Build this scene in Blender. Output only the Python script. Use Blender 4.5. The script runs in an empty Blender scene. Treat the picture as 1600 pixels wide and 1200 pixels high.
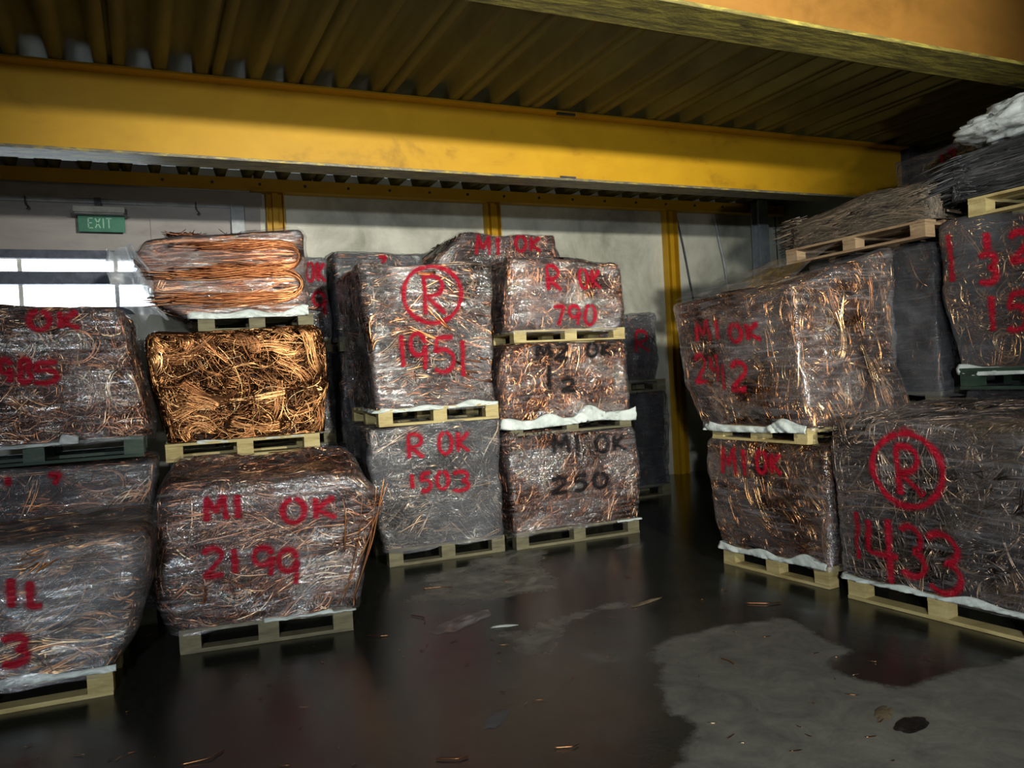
import bpy, math, random
import numpy as np
from mathutils import Matrix, Vector

C = bpy.context.scene.collection
rng = np.random.default_rng(7)
random.seed(7)

# ---------------------------------------------------------------- camera, world, lights, exposure
cam_d = bpy.data.cameras.new('camera')
cam_d.sensor_width = 36.0
cam_d.lens = 1247.0 / 1600.0 * 36.0
cam_d.clip_start = 0.05
cam = bpy.data.objects.new('camera', cam_d)
C.objects.link(cam)
cam.matrix_world = Matrix((( 0.90655,  0.05372, -0.41866, 0.0),
                           (-0.41871, -0.01092, -0.90805, 0.0),
                           (-0.05335,  0.99850,  0.01259, 1.55),
                           (0, 0, 0, 1)))
bpy.context.scene.camera = cam

world = bpy.data.worlds.new('world')
bpy.context.scene.world = world
world.use_nodes = True
wb = world.node_tree.nodes['Background']
wb.inputs[0].default_value = (0.80, 0.92, 1.0, 1)
wb.inputs[1].default_value = 8.0

def lamp(name, kind, loc, energy, color, size=0.2, target=None, angle=None, blend=0.6, sx=None, sy=None):
    d = bpy.data.lights.new(name, kind)
    d.energy = energy
    d.color = color
    if kind == 'AREA':
        d.shape = 'RECTANGLE'; d.size = sx; d.size_y = sy
    else:
        d.shadow_soft_size = size
    if kind == 'SPOT':
        d.spot_size = angle; d.spot_blend = blend
    o = bpy.data.objects.new(name, d)
    C.objects.link(o)
    o.location = loc
    if target is not None:
        o.rotation_euler = (Vector(target) - Vector(loc)).to_track_quat('-Z', 'Y').to_euler()
    return o

lamp('yard_lamp', 'SPOT', (2.2, -2.0, 2.86), 3500, (1.0, 0.95, 0.82), 0.09, (2.9, 6.4, 2.95), 1.0, 1.0)
lamp('loader_headlamp', 'SPOT', (1.1, -0.7, 1.2), 230, (1.0, 0.96, 0.86), 0.06, (5.0, 5.0, 2.7), 1.9, 1.0)
lamp('added_fill_lamp', 'SPOT', (-1.4, -2.4, 2.3), 950, (0.92, 0.97, 1.0), 0.07, (2.3, 4.2, 0.6), 1.5, 1.0)  # unseen fill, added to brighten the bale faces
lamp('soft_daylight_fill', 'AREA', (-0.5, -6.6, 2.2), 45, (0.80, 0.90, 1.0), sx=3.0, sy=1.2, target=(1.0, 5.0, 1.2))  # unseen area light added before the closed wall, as soft daylight fill

sc = bpy.context.scene
sc.view_settings.view_transform = 'Standard'
sc.view_settings.look = 'None'
sc.view_settings.gamma = 1.0
sc.view_settings.use_curve_mapping = False
sc.view_settings.exposure = 0.0

# ---------------------------------------------------------------- noise
_tab = rng.random(65536)
def _h(ix, iy, iz, seed):
    return _tab[(ix * 73856093 ^ iy * 19349663 ^ iz * 83492791 ^ seed * 2654435) & 65535]
def vnoise(P, scale=1.0, seed=0):
    """value noise in -1..1 on an (...,3) array; scale scalar or 3-tuple"""
    Q = np.asarray(P, float) * np.asarray(scale, float) + seed * 3.17
    I = np.floor(Q).astype(np.int64); Fr = Q - I
    Fr = Fr * Fr * (3 - 2 * Fr)
    x, y, z = I[..., 0], I[..., 1], I[..., 2]
    fx, fy, fz = Fr[..., 0], Fr[..., 1], Fr[..., 2]
    def L(a, b, t): return a + (b - a) * t
    c00 = L(_h(x, y, z, seed), _h(x+1, y, z, seed), fx)
    c10 = L(_h(x, y+1, z, seed), _h(x+1, y+1, z, seed), fx)
    c01 = L(_h(x, y, z+1, seed), _h(x+1, y, z+1, seed), fx)
    c11 = L(_h(x, y+1, z+1, seed), _h(x+1, y+1, z+1, seed), fx)
    return L(L(c00, c10, fy), L(c01, c11, fy), fz) * 2 - 1

# ---------------------------------------------------------------- mesh helpers
def link(name, verts, faces, mat, parent=None, smooth=False, attrs=None):
    """one mesh object; verts (N,3) array, faces (M,4) array or list of tuples"""
    me = bpy.data.meshes.new(name)
    verts = np.asarray(verts, np.float32)
    if isinstance(faces, np.ndarray):
        n, k = faces.shape
        me.vertices.add(len(verts)); me.vertices.foreach_set('co', verts.ravel())
        me.loops.add(n * k); me.loops.foreach_set('vertex_index', faces.astype(np.int32).ravel())
        me.polygons.add(n)
        me.polygons.foreach_set('loop_start', np.arange(0, n * k, k, dtype=np.int32))
        me.update(calc_edges=True)
    else:
        me.from_pydata([tuple(map(float, v)) for v in verts], [], faces)
    if smooth:
        me.polygons.foreach_set('use_smooth', np.ones(len(me.polygons), bool))
    if attrs:
        for k_, arr in attrs.items():
            at = me.attributes.new(k_, 'FLOAT', 'POINT')
            at.data.foreach_set('value', np.asarray(arr, np.float32))
    me.materials.append(mat)
    me.validate()
    o = bpy.data.objects.new(name, me)
    C.objects.link(o)
    if parent is not None:
        o.parent = parent
        o.matrix_parent_inverse = parent.matrix_world.inverted()
    return o

def thing(name, label, cat, loc=(0, 0, 0), group=None):
    o = bpy.data.objects.new(name, None)
    C.objects.link(o)
    o.location = loc
    o.matrix_world = Matrix.Translation(loc)
    o.empty_display_size = 0.1
    o['label'] = label; o['category'] = cat
    if group: o['group'] = group
    return o

def tag(o, label, cat, group=None):
    o['label'] = label; o['category'] = cat
    if group: o['group'] = group
    return o

def struct(o):
    o['kind'] = 'structure'; return o

class MB:
    """collects boxes and prisms for ONE mesh"""
    def __init__(s): s.v = []; s.f = []
    def box(s, x0, x1, y0, y1, z0, z1):
        b = len(s.v)
        for z in (z0, z1):
            s.v += [(x0, y0, z), (x1, y0, z), (x1, y1, z), (x0, y1, z)]
        s.f += [(b, b+3, b+2, b+1), (b+4, b+5, b+6, b+7), (b, b+1, b+5, b+4), (b+1, b+2, b+6, b+5), (b+2, b+3, b+7, b+6), (b+3, b, b+4, b+7)]
        return s
    def obox(s, O, U, V, u0, u1, v0, v1, z0, z1, jit=0.0):
        """box in an oriented ground frame"""
        b = len(s.v)
        O = np.array(O, float); U = np.array(U, float); V = np.array(V, float)
        for z in (z0, z1):
            for (u, v) in ((u0, v0), (u1, v0), (u1, v1), (u0, v1)):
                p = O + U * u + V * v
                s.v.append((p[0] + random.uniform(-jit, jit), p[1] + random.uniform(-jit, jit), z + random.uniform(-jit, jit)))
        s.f += [(b, b+3, b+2, b+1), (b+4, b+5, b+6, b+7), (b, b+1, b+5, b+4), (b+1, b+2, b+6, b+5), (b+2, b+3, b+7, b+6), (b+3, b, b+4, b+7)]
        return s
    def build(s, name, mat, parent=None, bevel=0.0):
        o = link(name, s.v, s.f, mat, parent)
        if bevel:
            m = o.modifiers.new('bevel', 'BEVEL'); m.width = bevel; m.segments = 2; m.limit_method = 'ANGLE'
        return o

def tubes(paths, rad, sides=4, tone=None):
    """paths (M,N,3), rad (M,) -> verts, faces, tone per vertex. Ends closed by tapering"""
    M, N, _ = paths.shape
    T = np.gradient(paths, axis=1)
    T /= np.linalg.norm(T, axis=2, keepdims=True) + 1e-9
    ref = rng.normal(size=(M, 1, 3)); ref /= np.linalg.norm(ref, axis=2, keepdims=True)
    A = np.cross(T, np.broadcast_to(ref, T.shape)); A /= np.linalg.norm(A, axis=2, keepdims=True) + 1e-9
    B = np.cross(T, A)
    ang = np.arange(sides) / sides * 2 * np.pi
    r = np.broadcast_to(np.asarray(rad)[:, None], (M, N)).copy()
    r[:, 0] *= .55; r[:, -1] *= .55
    V = paths[:, :, None, :] + (A[:, :, None, :] * np.cos(ang)[None, None, :, None] + B[:, :, None, :] * np.sin(ang)[None, None, :, None]) * r[:, :, None, None]
    idx = np.arange(M * N * sides).reshape(M, N, sides)
    a = idx[:, :-1, :]; b = idx[:, 1:, :]
    F = np.stack([a, np.roll(a, -1, 2), np.roll(b, -1, 2), b], -1).reshape(-1, 4)
    if sides == 4:
        F = np.concatenate([F, idx[:, 0, ::-1].reshape(-1, 4), idx[:, -1, :].reshape(-1, 4)])
    tv = np.repeat(np.zeros(M) if tone is None else tone, N * sides)
    return V.reshape(-1, 3), F, tv

# ---------------------------------------------------------------- materials
def mat(name):
    m = bpy.data.materials.new(name); m.use_nodes = True
    nt = m.node_tree; nt.nodes.clear()
    out = nt.nodes.new('ShaderNodeOutputMaterial')
    return m, nt, out
def N(nt, t, **kw):
    n = nt.nodes.new(t)
    for k, v in kw.items():
        if k.startswith('i_'):
            key = k[2:]
            n.inputs[int(key) if key.isdigit() else key].default_value = v
        else: setattr(n, k, v)
    return n
def ramp(nt, fac, stops, interp='LINEAR'):
    r = nt.nodes.new('ShaderNodeValToRGB'); r.color_ramp.interpolation = interp
    el = r.color_ramp.elements
    while len(el) < len(stops): el.new(0.5)
    for e, (p, c) in zip(el, stops):
        e.position = p; e.color = tuple(c) + ((1,) if len(c) == 3 else ())
    nt.links.new(fac, r.inputs[0]); return r
def coords(nt, scale=(1, 1, 1)):
    tc = nt.nodes.new('ShaderNodeTexCoord'); mp = nt.nodes.new('ShaderNodeMapping')
    mp.inputs['Scale'].default_value = scale
    nt.links.new(tc.outputs['Object'], mp.inputs[0]); return mp.outputs[0]
def noise(nt, scale, detail=4, rough=.6, dist=0.0, vec=(1, 1, 1)):
    n = nt.nodes.new('ShaderNodeTexNoise'); n.inputs['Scale'].default_value = scale
    n.inputs['Detail'].default_value = detail; n.inputs['Roughness'].default_value = rough; n.inputs['Distortion'].default_value = dist
    nt.links.new(coords(nt, vec), n.inputs['Vector']); return n.outputs[0]
def bump(nt, h, strength, dist=0.01):
    b = nt.nodes.new('ShaderNodeBump'); b.inputs['Strength'].default_value = strength; b.inputs['Distance'].default_value = dist
    nt.links.new(h, b.inputs['Height']); return b.outputs[0]
def principled(nt, out, **kw):
    p = nt.nodes.new('ShaderNodeBsdfPrincipled')
    for k, v in kw.items(): p.inputs[k].default_value = v
    nt.links.new(p.outputs[0], out.inputs[0]); return p

def rough_mat(name, stops, scale=3.0, rough=.7, metal=0.0, bstr=.3, bscale=40, vec=(1, 1, 1), spec=.4, bvec=(1, 1, 1), rstops=None):
    m, nt, out = mat(name)
    p = principled(nt, out, Roughness=rough, Metallic=metal)
    p.inputs['Specular IOR Level'].default_value = spec
    n = noise(nt, scale, 6, .65, .4, vec)
    nt.links.new(ramp(nt, n, stops).outputs[0], p.inputs['Base Color'])
    if rstops:
        nt.links.new(ramp(nt, noise(nt, scale * 2.3, 5), [(a, (b, b, b)) for a, b in rstops]).outputs[0], p.inputs['Roughness'])
    if bstr: nt.links.new(bump(nt, noise(nt, bscale, 4, vec=bvec), bstr, .01), p.inputs['Normal'])
    return m

def wire_mat(name, stops, rough=.30, metal=1.0):
    m, nt, out = mat(name)
    p = principled(nt, out, Roughness=rough, Metallic=metal)
    at = N(nt, 'ShaderNodeAttribute', attribute_name='tone')
    ad = N(nt, 'ShaderNodeMath', operation='ADD'); sb = N(nt, 'ShaderNodeMath', operation='MULTIPLY_ADD', i_1=.5, i_2=-.25)
    nt.links.new(noise(nt, 9, 3), sb.inputs[0])
    nt.links.new(at.outputs['Fac'], ad.inputs[0]); nt.links.new(sb.outputs[0], ad.inputs[1])
    nt.links.new(ramp(nt, ad.outputs[0], stops).outputs[0], p.inputs['Base Color'])
    return m

M = {}
M['copper'] = wire_mat('copper', [(0, (.05, .014, .008)), (.35, (.20, .075, .04)), (.65, (.46, .20, .10)), (.88, (.78, .44, .24)), (1, (.95, .70, .45))])
M['bright'] = wire_mat('bright_copper', [(0, (.10, .03, .012)), (.35, (.30, .115, .05)), (.65, (.62, .28, .12)), (.88, (.95, .55, .25)), (1, (1.0, .75, .45))], .27)
M['gold'] = wire_mat('golden_copper', [(0, (.05, .02, .008)), (.35, (.24, .105, .045)), (.65, (.50, .25, .10)), (.88, (.80, .50, .23)), (1, (.95, .72, .4))], .30)
M['tinned'] = wire_mat('dull_wire', [(0, (.02, .018, .018)), (.3, (.11, .09, .08)), (.6, (.26, .20, .16)), (.85, (.50, .34, .22)), (1, (.80, .58, .38))], .34, .85)
M['mats'] = wire_mat('dark_strands', [(0, (.02, .018, .017)), (.4, (.07, .06, .045)), (.75, (.16, .125, .09)), (1, (.28, .21, .15))], .6, .2)
M['black_mats'] = wire_mat('black_strands', [(0, (.010, .011, .013)), (.5, (.038, .042, .046)), (1, (.12, .12, .125))], .5, .1)
M['core'] = rough_mat('wire_core', [(.3, (.006, .003, .002)), (.55, (.045, .018, .010)), (.75, (.14, .055, .026))], 16, .55, .4, .9, 60)
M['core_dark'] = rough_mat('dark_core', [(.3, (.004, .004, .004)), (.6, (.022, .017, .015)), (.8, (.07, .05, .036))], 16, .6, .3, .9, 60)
M['wood'] = rough_mat('pallet_pine', [(.25, (.26, .19, .07)), (.5, (.46, .38, .17)), (.75, (.58, .50, .26))], 4, .75, 0, .25, 60, (1, 1, 6))
M['wood_dull'] = rough_mat('pallet_weathered', [(.25, (.07, .065, .04)), (.5, (.16, .145, .085)), (.75, (.24, .22, .13))], 4, .75, 0, .25, 60, (1, 1, 6))
M['wood_green'] = rough_mat('pallet_green_paint', [(.3, (.012, .028, .020)), (.6, (.03, .06, .042)), (.8, (.08, .09, .05))], 4, .6, 0, .2, 60, (1, 1, 6))
M['wood_red'] = rough_mat('pallet_reddish', [(.25, (.15, .08, .05)), (.5, (.27, .19, .11)), (.75, (.40, .30, .17))], 4, .75, 0, .25, 60, (1, 1, 6))
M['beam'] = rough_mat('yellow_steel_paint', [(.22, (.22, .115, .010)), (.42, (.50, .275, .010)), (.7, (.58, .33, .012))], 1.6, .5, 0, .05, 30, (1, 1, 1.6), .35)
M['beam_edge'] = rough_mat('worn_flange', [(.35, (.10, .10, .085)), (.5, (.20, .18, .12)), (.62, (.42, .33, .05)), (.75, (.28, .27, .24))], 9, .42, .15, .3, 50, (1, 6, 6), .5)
M['beam_orange_dim'] = rough_mat('dimmed_orange_steel_paint', [(.22, (.12, .055, .010)), (.45, (.20, .095, .018)), (.7, (.25, .12, .024))], 1.6, .5, 0, .05, 30, (1, 1, 1.6), .3)  # orange hue, with the front beam's dimmer light put into the colour too
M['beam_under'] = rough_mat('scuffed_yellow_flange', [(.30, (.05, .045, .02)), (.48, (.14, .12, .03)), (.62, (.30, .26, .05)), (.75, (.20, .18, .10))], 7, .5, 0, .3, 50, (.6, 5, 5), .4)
M['ceil'] = rough_mat('olive_decking', [(.25, (.055, .040, .018)), (.5, (.135, .118, .032)), (.75, (.21, .19, .05))], 1.3, .6, .0, .15, 20, (2, .5, 1), .35)
M['wall'] = rough_mat('stained_plaster', [(.22, (.16, .17, .13)), (.42, (.42, .43, .36)), (.6, (.62, .63, .54)), (.8, (.74, .75, .66))], 1.4, .45, 0, .25, 18, (1, 1, .8), .5, (1, 1, 5))
M['wall_side'] = rough_mat('pale_wall', [(.25, (.22, .25, .21)), (.6, (.38, .41, .36)), (.8, (.46, .48, .43))], 1.2, .6, 0, .1, 20)
M['wall_lilac'] = rough_mat('greyed_wall_panel', [(.22, (.22, .20, .19)), (.5, (.36, .34, .33)), (.8, (.44, .42, .41))], 1.2, .6, 0, .1, 20, (1, 1, 3))
M['grey_steel'] = rough_mat('galvanised_steel', [(.3, (.28, .31, .33)), (.6, (.48, .52, .55)), (.8, (.60, .64, .67))], 5, .5, .1, .15, 40)
M['dark_steel'] = rough_mat('dark_steel', [(.3, (.03, .03, .035)), (.7, (.10, .10, .11))], 5, .5, .3, .15, 40)
M['blue_bar'] = rough_mat('slate_frame', [(.3, (.05, .06, .09)), (.6, (.11, .13, .18)), (.8, (.20, .22, .28))], 8, .6, 0, .2, 40)
M['cloth'] = rough_mat('white_sack', [(.3, (.38, .42, .42)), (.6, (.55, .60, .60)), (.8, (.68, .72, .72))], 6, .6, 0, .5, 26)
M['liner'] = rough_mat('liner_sheet', [(.3, (.45, .52, .50)), (.6, (.66, .74, .71)), (.8, (.78, .84, .82))], 8, .4, 0, .4, 30)
M['housing'] = rough_mat('lamp_housing', [(.3, (.45, .44, .40)), (.6, (.72, .71, .66)), (.8, (.85, .84, .80))], 7, .4, .0, .1, 40)
M['green'] = rough_mat('green_sign', [(.3, (.010, .13, .075)), (.7, (.018, .21, .12))], 6, .4, 0, .05, 40)
M['letter'] = rough_mat('sign_letters', [(.3, (.20, .45, .33)), (.7, (.33, .60, .45))], 6, .5, 0, 0, 40)
M['rag'] = rough_mat('dirty_paper', [(.3, (.10, .08, .05)), (.7, (.24, .19, .11))], 9, .7, 0, .3, 40)

def film_mat(name, veil=(.42, .40, .42), lo=.0, hi=.20, gloss=.035, patch=.34, tr=0.0, rough=.11):
    m, nt, out = mat(name)
    tp = N(nt, 'ShaderNodeBsdfTransparent')
    df = N(nt, 'ShaderNodeBsdfDiffuse'); df.inputs[0].default_value = veil + (1,)
    gl = N(nt, 'ShaderNodeBsdfGlossy'); gl.inputs['Roughness'].default_value = rough
    gl.inputs[0].default_value = (.95, .97, 1, 1)
    mask = noise(nt, 2.6, 3, .6, .5, (1, 1, 1.8))                      # where the film is bunched up
    mk = ramp(nt, mask, [(.50, (0,) * 3), (.60, (.7,) * 3), (.72, (1,) * 3)])
    n1 = noise(nt, 3.2, 5, .66, 1.2, (1, 1, 9))                        # stretch lines round the bale
    n2 = noise(nt, 15, 4, .62, 2.2, (1, 1, 1.5))                       # crumple
    cr = N(nt, 'ShaderNodeMath', operation='MULTIPLY'); nt.links.new(n2, cr.inputs[0]); nt.links.new(mk.outputs[0], cr.inputs[1])
    ad = N(nt, 'ShaderNodeMath', operation='MULTIPLY_ADD', i_1=.9); nt.links.new(cr.outputs[0], ad.inputs[0]); nt.links.new(n1, ad.inputs[2])
    bp = bump(nt, ad.outputs[0], 1.0, .013)
    nt.links.new(bp, gl.inputs['Normal'])
    n3 = noise(nt, 1.7, 4, .6, .3)
    v = ramp(nt, n3, [(.36, (lo,) * 3), (.70, (hi,) * 3)])
    w = ramp(nt, n1, [(.50, (0, 0, 0)), (.66, (.22,) * 3), (.72, (.04,) * 3)])
    sm = N(nt, 'ShaderNodeMath', operation='ADD', use_clamp=True); nt.links.new(v.outputs[0], sm.inputs[0]); nt.links.new(w.outputs[0], sm.inputs[1])
    m1 = N(nt, 'ShaderNodeMixShader'); nt.links.new(sm.outputs[0], m1.inputs[0]); nt.links.new(tp.outputs[0], m1.inputs[1])
    if tr:
        tl = N(nt, 'ShaderNodeBsdfTranslucent'); tl.inputs[0].default_value = (.9, .95, 1, 1)
        mm = N(nt, 'ShaderNodeMixShader', i_0=tr); nt.links.new(df.outputs[0], mm.inputs[1]); nt.links.new(tl.outputs[0], mm.inputs[2])
        nt.links.new(mm.outputs[0], m1.inputs[2])
    else: nt.links.new(df.outputs[0], m1.inputs[2])
    gf = N(nt, 'ShaderNodeMath', operation='MULTIPLY_ADD', i_1=patch, i_2=gloss, use_clamp=True); nt.links.new(mk.outputs[0], gf.inputs[0])
    m2 = N(nt, 'ShaderNodeMixShader'); nt.links.new(gf.outputs[0], m2.inputs[0]); nt.links.new(m1.outputs[0], m2.inputs[1]); nt.links.new(gl.outputs[0], m2.inputs[2])
    nt.links.new(m2.outputs[0], out.inputs[0])
    return m
M['film'] = film_mat('stretch_film', patch=.50)
M['film_clear'] = film_mat('clear_stretch_film', lo=.0, hi=.13, gloss=.03, patch=.42)
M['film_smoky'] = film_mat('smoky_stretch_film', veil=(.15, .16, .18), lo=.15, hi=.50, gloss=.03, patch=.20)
M['film_heavy'] = film_mat('heavy_stretch_film', veil=(.34, .34, .36), lo=.06, hi=.50, gloss=.05, patch=.42)
M['film_flap'] = film_mat('loose_film', veil=(.8, .85, .9), lo=.35, hi=.8, gloss=.15, patch=.3, tr=.7)

def paint_mat(name, col):
    m, nt, out = mat(name)
    tp = N(nt, 'ShaderNodeBsdfTransparent')
    p = nt.nodes.new('ShaderNodeBsdfPrincipled'); p.inputs['Base Color'].default_value = col + (1,); p.inputs['Roughness'].default_value = .35
    nt.links.new(bump(nt, noise(nt, 12, 4, .6, 1.2, (1, 1, 5)), .8, .04), p.inputs['Normal'])
    at = N(nt, 'ShaderNodeAttribute', attribute_name='edge')
    n = noise(nt, 60, 3, .7); n2 = noise(nt, 9, 3, .6, .6, (1, 1, 4))
    a = N(nt, 'ShaderNodeMath', operation='MULTIPLY_ADD', i_1=.5); nt.links.new(n, a.inputs[0]); nt.links.new(at.outputs['Fac'], a.inputs[2])
    a2 = N(nt, 'ShaderNodeMath', operation='MULTIPLY_ADD', i_1=.45); nt.links.new(n2, a2.inputs[0]); nt.links.new(a.outputs[0], a2.inputs[2])
    r = ramp(nt, a2.outputs[0], [(.72, (.90,) * 3), (.98, (.42,) * 3), (1.0, (.30,) * 3)])
    # beyond the stroke's solid middle the spray thins out
    e = N(nt, 'ShaderNodeMapRange', i_1=.55, i_2=1.0, i_3=1.0, i_4=0.0, interpolation_type='SMOOTHSTEP'); nt.links.new(at.outputs['Fac'], e.inputs[0])
    mu = N(nt, 'ShaderNodeMath', operation='MULTIPLY'); nt.links.new(r.outputs[0], mu.inputs[0]); nt.links.new(e.outputs[0], mu.inputs[1])
    mx = N(nt, 'ShaderNodeMixShader'); nt.links.new(mu.outputs[0], mx.inputs[0]); nt.links.new(tp.outputs[0], mx.inputs[1]); nt.links.new(p.outputs[0], mx.inputs[2])
    nt.links.new(mx.outputs[0], out.inputs[0]); return m
M['red'] = paint_mat('red_spray', (.46, .006, .028))
M['black'] = paint_mat('black_spray', (.008, .007, .008))

# floor: wet concrete, the dry patches come from a mesh attribute
m, nt, out = mat('wet_concrete')
p = principled(nt, out)
at = N(nt, 'ShaderNodeAttribute', attribute_name='dry')
nn = noise(nt, 4.5, 10, .78, .5)
nf = noise(nt, 26, 5, .7)
ma = N(nt, 'ShaderNodeMath', operation='MULTIPLY_ADD', i_1=1.2, i_2=-.60); nt.links.new(nn, ma.inputs[0])
ad = N(nt, 'ShaderNodeMath', operation='ADD', use_clamp=True); nt.links.new(at.outputs['Fac'], ad.inputs[0]); nt.links.new(ma.outputs[0], ad.inputs[1])
dm = ramp(nt, ad.outputs[0], [(.36, (0, 0, 0)), (.74, (1, 1, 1))])
wet = ramp(nt, nf, [(.3, (.012, .013, .011)), (.7, (.030, .032, .027))])
dry = ramp(nt, nn, [(.3, (.10, .104, .092)), (.52, (.18, .185, .16)), (.75, (.27, .275, .24))])
mc = N(nt, 'ShaderNodeMix', data_type='RGBA'); nt.links.new(dm.outputs[0], mc.inputs[0]); nt.links.new(wet.outputs[0], mc.inputs[6]); nt.links.new(dry.outputs[0], mc.inputs[7])
nt.links.new(mc.outputs[2], p.inputs['Base Color'])
mr = N(nt, 'ShaderNodeMapRange', i_1=0, i_2=1, i_3=.075, i_4=.62); nt.links.new(dm.outputs[0], mr.inputs[0]); nt.links.new(mr.outputs[0], p.inputs['Roughness'])
bh = N(nt, 'ShaderNodeMath', operation='MULTIPLY_ADD', i_1=.12); nt.links.new(nf, bh.inputs[0]); nt.links.new(nn, bh.inputs[2])
nt.links.new(bump(nt, bh.outputs[0], .12, .02), p.inputs['Normal'])
p.inputs['Specular IOR Level'].default_value = .36
M['floor'] = m

# ---------------------------------------------------------------- the setting
XL, XR, Y0, Y1, ZC = -4.0, 9.0, -7.0, 9.4, 3.90

def in_poly(x, y, poly):
    ins = np.zeros(x.shape, bool)
    n = len(poly)
    for i in range(n):
        x1, y1 = poly[i]; x2, y2 = poly[(i + 1) % n]
        c = ((y1 > y) != (y2 > y)) & (x < (x2 - x1) * (y - y1) / (y2 - y1 + 1e-12) + x1)
        ins ^= c
    return ins
gx = np.arange(XL, XR + .001, .05); gy = np.arange(Y0, Y1 + .001, .05)
GX, GY = np.meshgrid(gx, gy)
PP = np.stack([GX, GY, GX * 0], -1)
wx = GX + .14 * vnoise(PP, 2.6, 1) + .07 * vnoise(PP, 8, 2); wy = GY + .16 * vnoise(PP, 2.6, 3) + .07 * vnoise(PP, 8, 4)
dry_polys = [[(2.55, 3.72), (3.1, 3.85), (3.5, 3.75), (3.35, 3.13), (2.95, 2.95), (3.1, 2.6), (3.42, 2.6), (3.95, 2.6), (5, 1.5), (4, -1), (1.5, -1), (1.35, 2.2), (1.75, 2.56), (2.0, 2.73), (2.07, 3.06)],
             [(1.87, 6.05), (2.88, 6.5), (3.13, 6.18), (2.77, 5.38), (2.45, 5.07), (1.93, 5.24), (1.5, 5.38)],
             [(1.85, 4.39), (2.22, 4.52), (2.94, 4.52), (2.82, 4.34), (2.29, 4.39), (2.01, 4.02), (1.89, 4.04)]]
dryv = np.zeros(GX.shape)
for q, dl in zip(dry_polys, (1, .62, .72)): dryv = np.maximum(dryv, in_poly(wx, wy, q) * dl)
for _ in range(2):
    dryv = (dryv + np.roll(dryv, 1, 0) + np.roll(dryv, -1, 0) + np.roll(dryv, 1, 1) + np.roll(dryv, -1, 1)) / 5
idx = np.arange(GX.size).reshape(GX.shape)
F = np.stack([idx[:-1, :-1], idx[:-1, 1:], idx[1:, 1:], idx[1:, :-1]], -1).reshape(-1, 4)
struct(link('floor', PP.reshape(-1, 3), F, M['floor'], None, True, {'dry': dryv.ravel()}))

# ceiling: pressed steel decking running away from the camera
prof = []
x = XL - .10
while x < XR + .1:
    z, h = ZC, .11
    prof += [(x, z + .05), (x + .035, z + .05), (x + .035, z), (x + .105, z), (x + .135, z + h), (x + .27, z + h), (x + .305, z), (x + .385, z), (x + .415, z + h), (x + .555, z + h), (x + .585, z), (x + .665, z)]
    x += .665
prof = np.array(prof)
n = len(prof)
V = np.concatenate([np.stack([prof[:, 0], np.full(n, yy), prof[:, 1]], -1) for yy in (Y0, Y1)])
F = np.array([(i, i + n, i + n + 1, i + 1) for i in range(n - 1)])
struct(link('ceiling', V, F, M['ceil']))
b = MB().box(XL - .3, XR + .3, Y0 - .2, Y1 + .2, ZC + .12, ZC + .2).build('ceiling', M['dark_steel']); struct(b)

# back wall with the window opening at its left
b = MB()
wx0, wx1, wz0, wz1 = -3.2, .16, 2.42, 2.98
b.box(wx1, XR, Y1, Y1 + .15, 0, ZC + .1)
b.box(XL, wx0, Y1, Y1 + .15, 0, ZC + .1)
b.box(wx0, wx1, Y1, Y1 + .15, 0, wz0)
struct(b.build('wall_back', M['wall']))
struct(MB().box(wx0, wx1, Y1, Y1 + .15, wz1, ZC + .1).build('wall_back', M['wall_lilac']))
struct(MB().box(wx1, 1.30, Y1 - .02, Y1, 3.06, 3.60).build('wall_back', M['wall_lilac']))
struct(MB().box(XL - .15, XL, Y0, Y1, 0, ZC + .1).build('wall_left', M['wall_side']))
struct(MB().box(XR, XR + .15, Y0, Y1, 0, ZC + .1).build('wall_right', M['wall_side']))
struct(MB().box(XL, XR, Y0 - .15, Y0, 0, ZC + .1).build('wall_front', M['wall_side']))
# window: frame, thick bars, panes
b = MB()
b.box(wx0, wx1, Y1 - .03, Y1 + .06, 2.985, 3.07)
b.box(wx0, wx1, Y1 - .02, Y1 + .08, 2.72, 2.85)
b.box(wx0, wx1, Y1 - .03, Y1 + .06, wz0 - .02, wz0 + .06)
struct(b.build('window_1', M['blue_bar'], bevel=.004))
b = MB()
for xx in (-2.9, -2.0, -1.1, -.22): b.box(xx, xx + .04, Y1 + .06, Y1 + .095, wz0, wz1)
struct(b.build('window_1', M['housing']))
m, nt, out = mat('window_glass')
tp = N(nt, 'ShaderNodeBsdfTransparent'); gl = N(nt, 'ShaderNodeBsdfGlossy'); gl.inputs['Roughness'].default_value = .05
mx = N(nt, 'ShaderNodeMixShader', i_0=.08); nt.links.new(tp.outputs[0], mx.inputs[1]); nt.links.new(gl.outputs[0], mx.inputs[2]); nt.links.new(mx.outputs[0], out.inputs[0])
struct(MB().box(wx0, wx1, Y1 + .10, Y1 + .106, wz0, wz1).build('window_1', m))
# lintel strip and ledge along the left wall top
struct(MB().box(XL, 1.32, Y1 - .09, Y1, 3.60, 3.735).build('trim_1', M['wall_lilac'], bevel=.004))
struct(MB().box(XL, 1.10, Y1 - .05, Y1, 3.56, 3.60).build('trim_2', M['grey_steel']))

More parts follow.
